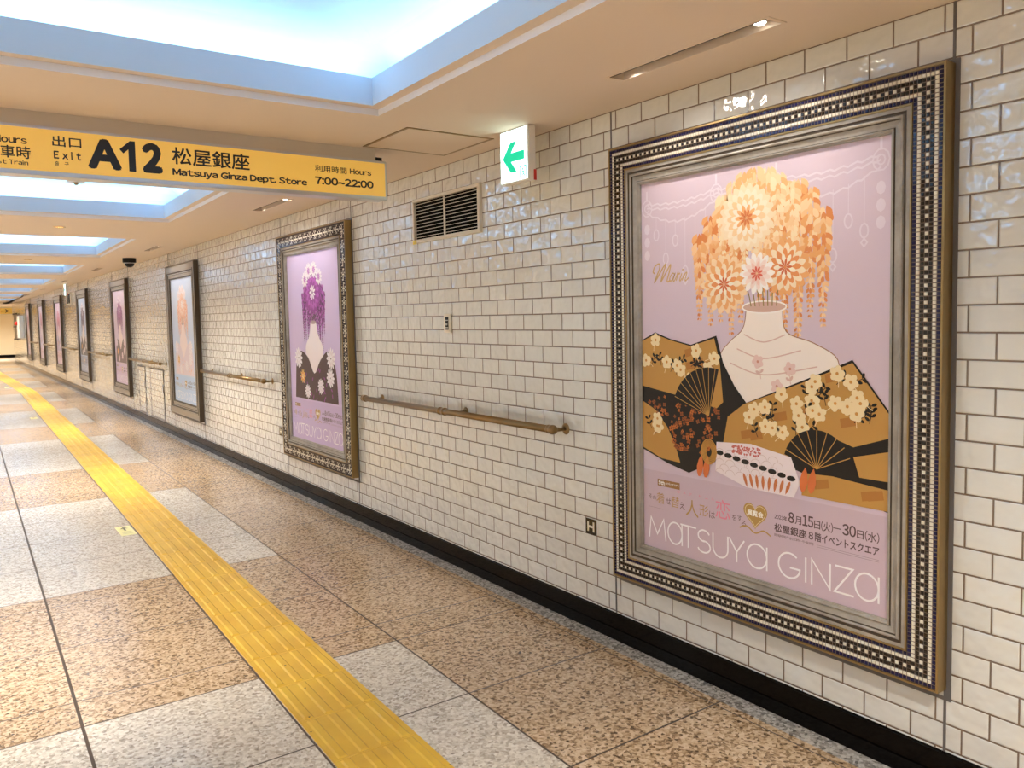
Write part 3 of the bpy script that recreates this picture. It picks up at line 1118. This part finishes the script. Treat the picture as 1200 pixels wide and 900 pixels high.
FLABEL = [
    'largest black, white and navy mosaic frame around the nearest mauve poster with black gold cloth',
    'dark mosaic frame with white link pattern around a lilac poster beyond the air vent',
    'bronze moulded frame around a pale blue poster, just beyond the two tiled service doors\' handrail wall',
    'bronze moulded frame around a pink poster, just beyond the tiled service doors',
    'bronze moulded frame around a blue grey poster with a dark picture',
    'bronze moulded frame around a rose pink poster, hung just past the far lit exit sign',
    'slim looking bronze frame with a mauve poster, second from the far end of the wall',
    'farthest bronze poster frame, the one next to the white cabinet at the corridor end',
]
FLABEL[2] = 'bronze moulded frame around a pale blue poster, between the service doors and the second handrail'
for k in range(8):
    root = thing('poster_frame', FLABEL[k], 'poster frame', (0, YF + BAY * k, FZ), 'framed posters along the tiled wall')
    link('backing', ME_BACK, root)
    if k < 2:
        link('mosaic_border', ME_MOSAIC[k], root)
        link('brass_edge', ME_TRIM, root)
        link('moulding', ME_MOULD, root)
    else:
        link('moulding', ME_PLAIN, root)
    p = Print(poster_fn)
    poster_print(p, POSTERS[k])
    po = p.mb.build('poster', root, recalc=False)
    p = Print(poster_fn)
    event_text(p, 2)
    store_name(p, ink((252, 248, 250)), 2)
    p.mb.build('lettering', po, recalc=False)

# ------------------------------------------------------------------ handrails
R0, R1 = 2.80, 4.775
RX, RZ, RR = -0.078, 0.871, 0.0165
b = MB()
b.tube([(RX, 0.02, RZ), (RX, R1 - R0 - 0.02, RZ)], RR, M['bronze'], 20)
ME_RAIL = b.mesh('rail')
b = MB()
b.lathe([(0, -0.002), (0.012, 0.0), (0.020, 0.010), (0.0225, 0.022), (0.020, 0.034), (0.0185, 0.040), (0.0205, 0.046), (0.0205, 0.052), (0.0165, 0.056)], (RX, -0.012, RZ), (0, 1, 0), M['bronze'], 24)
ME_BALL = b.mesh('ball_end')
b = MB()
b.lathe([(0.0165, -0.04), (0.021, -0.036), (0.0215, -0.014), (0.0185, -0.012), (0.0185, -0.004), (0.021, 0.0), (0.016, 0.006), (0, 0.008)], (RX, R1 - R0, RZ), (0, 1, 0), M['bronze'], 24)
ME_CAP = b.mesh('end_cap')
b = MB()
b.lathe([(0.0165, -0.034), (0.021, -0.031), (0.021, -0.018), (0.0185, -0.016), (0.0185, 0.016), (0.021, 0.018), (0.021, 0.031), (0.0165, 0.034)], (RX, 0.975, RZ), (0, 1, 0), M['bronze'], 24)
ME_COUP = b.mesh('coupling')


def bracket(y, dz):
    b = MB()
    b.lathe([(0, 0.009), (0.012, 0.009), (0.022, 0.006), (0.026, 0.002), (0.026, 0.0)], (0, y, RZ + dz), (-1, 0, 0), M['bronze'], 20)
    b.tube([(-0.004, y, RZ + dz), (-0.045, y, RZ + dz), (RX - 0.0, y, RZ)], 0.0085, M['bronze'], 10)
    return b.mesh('bracket')


ME_BR = [bracket(0.012, -0.004), bracket(0.86, 0.0), bracket(1.86, 0.0)]
RLAB = ['bronze wall handrail nearest, between the largest mosaic frame and the lilac poster',
        'bronze wall handrail between the lilac poster and the pale blue poster',
        'bronze wall handrail above the tiled service doors',
        'bronze wall handrail between the purple pictured pink poster and the blue grey poster',
        'bronze wall handrail beyond the blue grey poster, below the far air vent',
        'short looking far bronze handrail between the rose pink and the mauve poster',
        'farthest bronze handrail, between the last two poster frames']
for k in range(7):
    root = thing('handrail', RLAB[k], 'handrail', (0, R0 + BAY * k, 0), 'bronze handrails along the tiled wall')
    link('rail', ME_RAIL, root)
    link('ball_end', ME_BALL, root)
    link('end_cap', ME_CAP, root)
    link('coupling', ME_COUP, root)
    for me in ME_BR:
        link('bracket', me, root)

# ------------------------------------------------------------------ air vents
VL, VH = 0.708, 0.250


def vent(loc, label):
    root = thing('air_vent', label, 'vent', loc, 'air vents high on the tiled wall')
    b = MB()
    b.ring([(0, 0.0), (0, 0.016), (0.003, 0.019), (0.018, 0.019), (0.020, 0.015), (0.020, 0.003)], 0, VL, 0, VH, M['cream'])
    b.box((-0.016, VL / 2 - 0.006, 0.018), (-0.010, VL / 2 + 0.006, VH - 0.018), M['cream'])
    b.build('vent_frame', root)
    b = MB()
    b.box((-0.003, 0.015, 0.015), (0.001, VL - 0.015, VH - 0.015), M['void'])
    b.build('vent_opening', root)
    for i in range(11):
        z = 0.030 + i * 0.0185
        b = MB()
        b.box((-0.0150, 0.018, z), (-0.0125, VL - 0.018, z + 0.0024), M['cream'])
        b.build('slat', root)
    b = MB()
    b.box((-0.0215, VL - 0.045, -0.006), (-0.0195, VL - 0.005, 0.018), M['tagyellow'])
    t = b.build('tag', root)
    t['label'] = 'small yellow tag'
    return root


vent((0, 3.458, 1.806), 'cream louvred air vent with yellow tag, nearer the camera, right of the yellow hanging sign')
vent((0, 19.25, 1.806), 'far cream framed air vent behind the far lit exit sign')

# ------------------------------------------------------------------ lit exit boxes at the ceiling
GREEN = mat('lit_green', (0.0, 0.30, 0.16), 0.4, emit=(0.0, 0.46, 0.25), estr=1.0)
LITW = mat('lit_white', (0.9, 0.95, 0.95), 0.4, emit=(0.70, 1.0, 0.97), estr=1.7)
EL, EHt = 0.212, 0.236


def exit_box(y0, label):
    z0 = ZC - EHt
    root = thing('exit_light', label, 'exit sign', (-0.155, y0, z0), 'lit exit signs under the ceiling')
    b = MB()
    b.bbox((-0.018, 0, 0), (0.024, EL, EHt), M['white'], 0.004)
    b.build('housing', root)
    b = MB()
    b.box((-0.0205, 0.007, 0.007), (-0.0175, EL - 0.007, EHt - 0.007), LITW)
    b.build('panel', root)
    pr = Print(lambda u, v, d: (-0.0206 - d, EL - u, v), 0.0004)
    A = [(.024, .112), (.084, .178), (.130, .178), (.088, .131), (.186, .131), (.186, .092), (.088, .092), (.130, .045), (.084, .045)]
    pr.poly(A, GREEN, 1)
    # small doorway pictogram: outline, running figure
    pr.stroke([(.154, .012), (.154, .062), (.198, .062), (.198, .012)], .005, GREEN, 1)
    pr.disc(.173, .050, .0045, GREEN, 1, 10)
    pr.stroke([(.174, .044), (.178, .030), (.170, .022), (.168, .012)], .0048, GREEN, 1)
    pr.stroke([(.178, .030), (.186, .022), (.190, .012)], .0048, GREEN, 1)
    pr.stroke([(.164, .036), (.174, .042), (.186, .036)], .0036, GREEN, 1)
    pr.mb.build('arrow', root, recalc=False)
    b = MB()
    b.box((0.010, -0.004, 0.0), (0.022, 0.0005, 0.045), M['red'])
    t = b.build('pull_tab', root)
    t['label'] = 'small red tab'
    b = MB()
    b.box((-0.012, 0.01, EHt - 0.0005), (0.018, EL - 0.01, EHt + 0.0), M['dark'])
    return root


exit_box(2.826, 'white lit box with green arrow near the big mosaic frame')
exit_box(18.55, 'tiny far lit exit box in front of the far air vent')

# ------------------------------------------------------------------ yellow hanging exit sign
YEL = mat('sign_yellow', (0.80, 0.50, 0.09), 0.35, emit=(0.9, 0.52, 0.10), estr=0.28)
INKK = mat('sign_black', (0.012, 0.010, 0.010), 0.4)
SX0, SX1, SY, SZ0, SZ1 = -3.75, -0.448, 3.62, 1.957, 2.146
root = thing('hanging_sign', 'long yellow hanging sign reading A12 with black lettering under the ceiling', 'sign', ((SX0 + SX1) / 2, SY, SZ0))
ox, oy, oz = root.location


def sgn(x, y, z):
    return (x - ox, y - oy, z - oz)


b = MB()
b.bbox(sgn(SX0, SY, SZ0), sgn(SX1, SY + 0.09, SZ1), M['steel'], 0.004)
b.build('housing', root)
b = MB()
b.box(sgn(SX0 + 0.012, SY - 0.002, SZ0 + 0.017), sgn(SX1 - 0.012, SY + 0.004, SZ1 - 0.012), YEL)
panel = b.build('panel', root)
b = MB()
b.box(sgn(SX0 + 0.1, SY + 0.01, SZ1 - 0.001), sgn(SX1 - 0.055, SY + 0.085, ZC), M['plate'])
b.box(sgn(SX1 - 0.055, SY + 0.03, SZ1 - 0.001), sgn(SX1 - 0.01, SY + 0.07, SZ1 + 0.022), M['dark'])
b.build('mounting_plate', root)
pr = Print(lambda u, v, d: sgn(u, SY - 0.0022 - d, v), 0.0004)
for t, u, w_, v, h, off in (('A', -1.763, 0.124, 1.998, 0.120, 0.075), ('2', -1.562, 0.078, 1.998, 0.124, 0.075), ('松屋銀座', -1.445, 0.324, 2.043, 0.072, 0.018),
                            ('Matsuya Ginza Dept. Store', -1.446, 0.588, 1.990, 0.038, 0.04), ('利用時間', -.819, 0.158, 2.066, 0.031, 0.012), ('Hours', -.645, 0.112, 2.069, 0.026, 0.03),
                            ('7:00~22:00', -.820, 0.297, 2.008, 0.036, 0.05), ('出口', -1.884, 0.101, 2.072, 0.042, 0.014), ('E', -1.881, 0.018, 2.025, 0.030, 0.04), ('x', -1.852, 0.021, 2.025, 0.022, 0.05),
                            ('i', -1.822, 0.006, 2.025, 0.031, 0.04), ('t', -1.803, 0.017, 2.025, 0.028, 0.045), ('출', -1.879, 0.015, 1.999, 0.016, 0.01), ('구', -1.846, 0.016, 1.998, 0.016, 0.01),
                            ('Hours', -2.078, 0.110, 2.070, 0.027, 0.03), ('電車時', -2.107, 0.149, 2.014, 0.047, 0.014), ('Last Train', -2.096, 0.128, 1.990, 0.019, 0.02)):
    pr.text(t, u, v, INKK, 1, w=w_, h=h, bold=off * h)
pr.poly([(-1.646, 2.084), (-1.606, 2.121), (-1.587, 2.121), (-1.587, 1.998), (-1.613, 1.998), (-1.613, 2.086), (-1.632, 2.068)], INKK, 1)
pr.mb.build('lettering', panel, recalc=False)

# far hanging sign with an arrow, near the end wall
root = thing('hanging_sign', 'small far hanging sign with black arrow before the cream end wall', 'sign', (-1.3, 35.2, 1.80))
b = MB()
b.bbox((-2.6, 0, 0), (1.25, 0.08, 0.24), M['cream'], 0.004)
b.box((-2.0, 0.03, 0.24), (0.5, 0.05, ZC - 1.80), M['steel'])
b.build('housing', root)
b = MB()
b.box((-2.58, -0.002, 0.015), (1.23, 0.002, 0.225), YEL)
panel = b.build('panel', root)
pr = Print(lambda u, v, d: (u, -0.0022 - d, v), 0.0004)
pr.stroke([(0.72, 0.12), (1.02, 0.12)], 0.03, INKK, 1)
pr.poly([(1.14, 0.12), (1.0, 0.20), (1.05, 0.12), (1.0, 0.04)], INKK, 1)
pr.mb.build('arrow', panel, recalc=False)

# ------------------------------------------------------------------ ceiling fittings
root = thing('access_hatch', 'square ceiling access hatch with dark edge beside the lit exit box', 'hatch', (-0.36, 3.368, ZC))
b = MB()
hs = 0.226
for (a, c) in (((-hs, -hs), (hs, -hs + .014)), ((-hs, hs - .014), (hs, hs)), ((-hs, -hs), (-hs + .014, hs)), ((hs - .014, -hs), (hs, hs))):
    b.box((a[0], a[1], -0.003), (c[0], c[1], 0.001), M['brass'])
b.build('hatch_frame', root)
b = MB()
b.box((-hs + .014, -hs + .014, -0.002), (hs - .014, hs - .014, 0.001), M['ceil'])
b.build('hatch_panel', root)

SLAB = ['recessed slot spotlight in the ceiling above the big mosaic frame', 'slot spotlight above the lilac poster', 'slot spotlight above the pale blue poster',
        'slot spotlight above the purple pictured pink poster', 'slot spotlight above the blue grey poster', 'slot spotlight above the rose pink poster',
        'slot spotlight above the second last mauve poster', 'farthest slot spotlight, above the last poster frame']
b = MB()
SM = (SLOT_X0 + SLOT_X1) / 2
hw = (SLOT_X1 - SLOT_X0) / 2
# thin trim around the slot
for (x0, y0, x1, y1) in ((-hw - .006, -.012, hw + .006, .002), (-hw - .006, .655, hw + .006, .669), (-hw - .006, 0, -hw + .001, .657), (hw - .001, 0, hw + .006, .657)):
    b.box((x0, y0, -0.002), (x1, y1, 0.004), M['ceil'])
b.box((-hw + .002, 0.03, 0.035), (-hw + .010, .63, 0.055), M['brass'])
b.box((-hw + .0005, 0.002, -0.0015), (-hw + .007, .655, 0.03), M['void'])  # dark strip standing in for the shadow gap along this edge
ME_ST = b.mesh('slot_trim')
b = MB()
b.lathe([(0, 0.05), (0.018, 0.05), (0.021, 0.04), (0.021, 0.0), (0.019, -0.004)], (0, 0.05, 0.012), (0, 0.0, 1), M['white'], 18)
ME_SH = b.mesh('lamp_head')
b = MB()
b.lathe([(0, -0.006), (0.012, -0.005), (0.018, 0.0)], (0, 0.05, 0.008), (0, 0, 1), M['lamp'], 18)
ME_SL = b.mesh('lens')
for k in range(8):
    y0 = SLOTS[k][0]
    root = thing('slot_spotlight', SLAB[k], 'ceiling light', (SM, y0, ZC), 'slot spotlights above the posters')
    link('slot_trim', ME_ST, root)
    h_ = link('lamp_head', ME_SH, root)
    link('lens', ME_SL, h_)
    yc = YF + BAY * k + FW / 2
    spot('poster_spot', (SM, y0 + 0.05, ZC - 0.005), (0.0, yc - 0.05, 1.25), P_SPOT, WARM, 120, 1.0, 0.03)
    spot('poster_spot', (SM, y0 + 0.61, ZC - 0.005), (0.0, yc + 0.05, 1.25), P_SPOT, WARM, 120, 1.0, 0.03)

DLAB = ['nearest small warm downlight, seen below the hanging yellow sign', 'second small warm downlight between ceiling coffers', 'third small warm downlight, farther down the corridor']
for k in range(-1, 8):
    y = 7.80 + 3.99 * (k - 1)
    if k == -1:
        x = -1.35  # unseen lamp added to brighten the near wall and floor
    elif k == 0:
        x = -2.9  # added fill lamp, kept out of view, no fitting
    else:
        x = skx(-1.57, y)
    if 1 <= k <= 3:
        root = thing('downlight', DLAB[k - 1], 'ceiling light', (x, y, ZC), 'small downlights between the coffers')
        b = MB()
        b.lathe([(0.036, 0.006), (0.036, -0.001), (0.040, -0.004), (0.047, -0.003), (0.048, 0.0)], (0, 0, 0), (0, 0, 1), M['brass'], 24)
        b.build('trim_ring', root)
        b = MB()
        b.lathe([(0, 0.001), (0.037, 0.001)], (0, 0, -0.001), (0, 0, 1), M['lampwarm'], 24)
        b.build('lens', root)
    spot('downlight_and_fill', (x, y, ZC - 0.01), (x, y, 0), P_DOWN, WARM, 138, 1.0, 0.04)
    spot('downlight_and_fill', (-3.95, y, ZC - 0.01), (-3.95, y, 0), P_DOWN * 0.42, WARM, 150, 1.0, 0.04)  # this and the next: unseen left row added as warm wall fill
    spot('downlight_and_fill', (-3.95, y - 2.0, ZC - 0.01), (-3.95, y - 2.0, 0), P_DOWN * 0.42, WARM, 150, 1.0, 0.04)
for x in (-3.5, -0.8, 1.5):
    spot('downlight_and_fill', (x, 38.7, ZC - 0.01), (x, 38.7, 0), 400, WARM, 160, 1.0, 0.04)  # unseen lamps added to brighten the end wall

root = thing('dome_camera', 'black dome security camera hanging from ceiling near the wall', 'security camera', (-0.275, 11.2, ZC))
b = MB()
b.lathe([(0, 0.0), (0.078, 0.0), (0.080, -0.004), (0.080, -0.050), (0.074, -0.058), (0, -0.058)], (0, 0, 0), (0, 0, 1), M['dark'], 28)
b.build('housing', root)
b = MB()
b.lathe([(0.058, -0.056), (0.056, -0.075), (0.044, -0.098), (0.024, -0.112), (0, -0.116)], (0, 0, 0), (0, 0, 1), M['dark'], 28)
b.build('dome', root)
b = MB()
b.lathe([(0.060, -0.056), (0.066, -0.058), (0.066, -0.064), (0.057, -0.066)], (0, 0, 0), (0, 0, 1), M['steel'], 28)
b.build('ring', root)

root = thing('sprinkler_plate', 'small white sprinkler fitting hanging inside the lit coffer beyond the yellow sign', 'sprinkler', (-1.42, 6.63, ZC + 0.2))
b = MB()
b.bbox((-0.055, -0.055, 0), (0.055, 0.055, 0.02), M['white'], 0.004)
b.build('plate', root)
b = MB()
b.lathe([(0.016, 0.01), (0.016, -0.006), (0.010, -0.018), (0, -0.018)], (0, 0, 0), (0, 0, 1), M['brass'], 16)
b.build('nozzle', root)
b = MB()
b.tube([(0, 0, 0.015), (0, 0, 0.142)], 0.012, M['white'], 12)
b.build('stem', root)

# ------------------------------------------------------------------ small things on the wall
root = thing('switch_plate', 'small cream switch plate with black insert, alone on the tiles above the handrail', 'switch', (0, 3.781, 1.294))
b = MB()
b.bbox((-0.010, 0, 0), (0.0, 0.074, 0.103), M['cream'], 0.003)
b.build('plate', root)
b = MB()
b.box((-0.0115, 0.022, 0.016), (-0.0095, 0.053, 0.086), M['dark'])
b.build('insert', root)
b = MB()
b.lathe([(0.0, 0.006), (0.006, 0.005), (0.007, 0.0)], (-0.0115, 0.037, 0.047), (-1, 0, 0), M['steel'], 12)
b.box((-0.0125, 0.024, 0.066), (-0.0114, 0.051, 0.070), M['steel'])
b.box((-0.0125, 0.024, 0.026), (-0.0114, 0.051, 0.031), M['steel'])
b.build('key_switch', root)

HLAB = ['black tile marked with white H by the foot of the big mosaic frame', 'black tile marked with white H left of the lilac poster frame', 'black tile marked with white H beside the pale blue poster frame']
for k in range(3):
    y = 2.609 + BAY * k + (0.0 if k == 0 else 0.0)
    root = thing('marker_tile', HLAB[k], 'marker tile', (0, y, 0.4185), 'black H marker tiles')
    b = MB()
    b.bbox((-0.003, 0.001, 0.001), (0.0, 0.073, 0.0705), M['t_black'], 0.001)
    b.build('tile', root)
    pr = Print(lambda u, v, d: (-0.0032 - d, 0.073 - u, v), 0.0003)
    pr.stroke([(.018, .014), (.018, .058)], .010, M['t_white'], 1)
    pr.stroke([(.054, .014), (.054, .058)], .010, M['t_white'], 1)
    pr.stroke([(.018, .036), (.054, .036)], .010, M['t_white'], 1)
    pr.mb.build('letter', root, recalc=False)

root = thing('hydrant_cabinet', 'white wall cabinet with red alarm lamp near the far end of the tiled wall', 'cabinet', (-0.004, 31.3, 0.95))
b = MB()
b.box((-0.12, 0, 0), (0, 1.25, 0.75), M['white'])
b.build('body', root)
b = MB()
b.bbox((-0.128, 0.05, 0.04), (-0.118, 0.80, 0.71), M['cream'], 0.004)
dr = b.build('cabinet_door', root)
b = MB()
b.box((-0.140, 0.12, 0.30), (-0.126, 0.15, 0.42), M['steel'])
b.build('handle', dr)
b = MB()
b.lathe([(0.07, 0.0), (0.07, 0.02), (0.055, 0.06), (0.02, 0.085), (0, 0.09)], (-0.12, 1.02, 0.50), (-1, 0, 0), M['red'], 20)
o = b.build('alarm_lamp', root)
o['label'] = 'red alarm lamp'

root = thing('notice_board', 'grey notice board with black rails at the far right corner', 'notice board', (0, 33.6, 0.85))
b = MB()
b.bbox((-0.03, 0, 0), (0, 1.7, 0.95), M['grey'], 0.004)
b.build('panel', root)
for z in (0.0, 0.46, 0.92):
    b = MB()
    b.box((-0.06, 0, z), (-0.028, 1.7, z + 0.05), M['dark'])
    b.build('rail', root)

root = thing('picture_frame', 'dark framed notice on the cream end wall', 'picture frame', (-0.95, YEND, 1.15))
b = MB()
for (a, c) in (((-.9, 0), (.5, .06)), ((-.9, .74), (.5, .8)), ((-.9, 0), (-.84, .8)), ((.44, 0), (.5, .8))):
    b.box((a[0], -0.03, a[1]), (c[0], 0, c[1]), M['t_black'])
b.build('frame', root)
b = MB()
b.box((-.86, -0.012, .04), (.46, 0, .76), M['cream'])
b.build('sheet', root)

# ------------------------------------------------------------------ tactile paving and floor stickers
b = MB()
TW, TL = 0.292, 0.304


def tpath():
    """centre line of the yellow strip: runs with the floor grid, then turns slightly left"""
    y = 2.317 - 12 * TL
    pos = Vector((skx(-1.2485, y), y, 0))
    d = Vector((SK, 1, 0)).normalized()
    while pos.y < 19.3:
        yield pos.copy(), d.copy()
        pos += d * TL
    d2 = Vector((-0.018, 1, 0)).normalized()
    while pos.y < 40.5:
        yield pos.copy(), d2.copy()
        pos += d2 * TL


k_ = b.mi(M['tact'])
for pos, d in tpath():
    nrm = Vector((d.y, -d.x, 0))

    def q3(u, v, z):
        return pos + nrm * u + d * v + Vector((0, 0, z))
    h = TW / 2 - 0.0008
    v0, v1 = 0.0012, TL - 0.0012
    z = 0.004
    lo = [q3(-h, v0, 0), q3(h, v0, 0), q3(h, v1, 0), q3(-h, v1, 0)]
    hi = [q3(-h, v0, z), q3(h, v0, z), q3(h, v1, z), q3(-h, v1, z)]
    b.face(hi, M['tact'])
    for i in range(4):
        b.face([lo[i], lo[(i + 1) % 4], hi[(i + 1) % 4], hi[i]], M['tact'])
    for i in range(4):
        c = -0.109 + i * 0.0727
        a0, a1 = 0.0175, 0.011
        B = [q3(c - a0, v0 + .006, z), q3(c + a0, v0 + .006, z), q3(c + a0, v1 - .006, z), q3(c - a0, v1 - .006, z)]
        T = [q3(c - a1, v0 + .012, z + .004), q3(c + a1, v0 + .012, z + .004), q3(c + a1, v1 - .012, z + .004), q3(c - a1, v1 - .012, z + .004)]
        b.face(T, M['tact'])
        for j in range(4):
            b.face([B[j], B[(j + 1) % 4], T[(j + 1) % 4], T[j]], M['tact'])
tag(b.build('tactile_paving'), 'yellow tactile guide strip with raised bars running along the granite floor', 'tactile paving')

STK = mat('sticker_yellow', (0.85, 0.78, 0.36), 0.4)
for (x, y, lab) in ((-1.338, 5.83, 'nearest pale yellow floor sticker with arrow beside the tactile strip'), (-1.21, 13.85, 'second pale yellow floor sticker, farther along the tactile strip'), (-1.13, 21.2, 'farthest pale yellow floor sticker by the bend of the tactile strip')):
    root = thing('floor_sticker', lab, 'sticker', (x, y, 0), 'floor stickers beside the tactile strip')
    b = MB()
    b.box((-0.046, -0.135, 0), (0.046, 0.135, 0.0012), STK)
    st = b.build('sheet', root)
    pr = Print(lambda u, v, d: (u, v, 0.0012 + d), 0.0003)
    g_ = ink((70, 66, 40))
    pr.stroke([(0.0, 0.0), (0.0, 0.07)], 0.012, g_, 1)
    pr.poly([(-0.026, 0.055), (0.0, 0.11), (0.026, 0.055), (0.0, 0.07)], g_, 1)
    for i in range(3):
        pr.stroke([(-0.03, -0.035 - i * 0.028), (0.03, -0.035 - i * 0.028)], 0.007, ink((150, 142, 90)), 1)
    pr.mb.build('arrow', root, recalc=False)
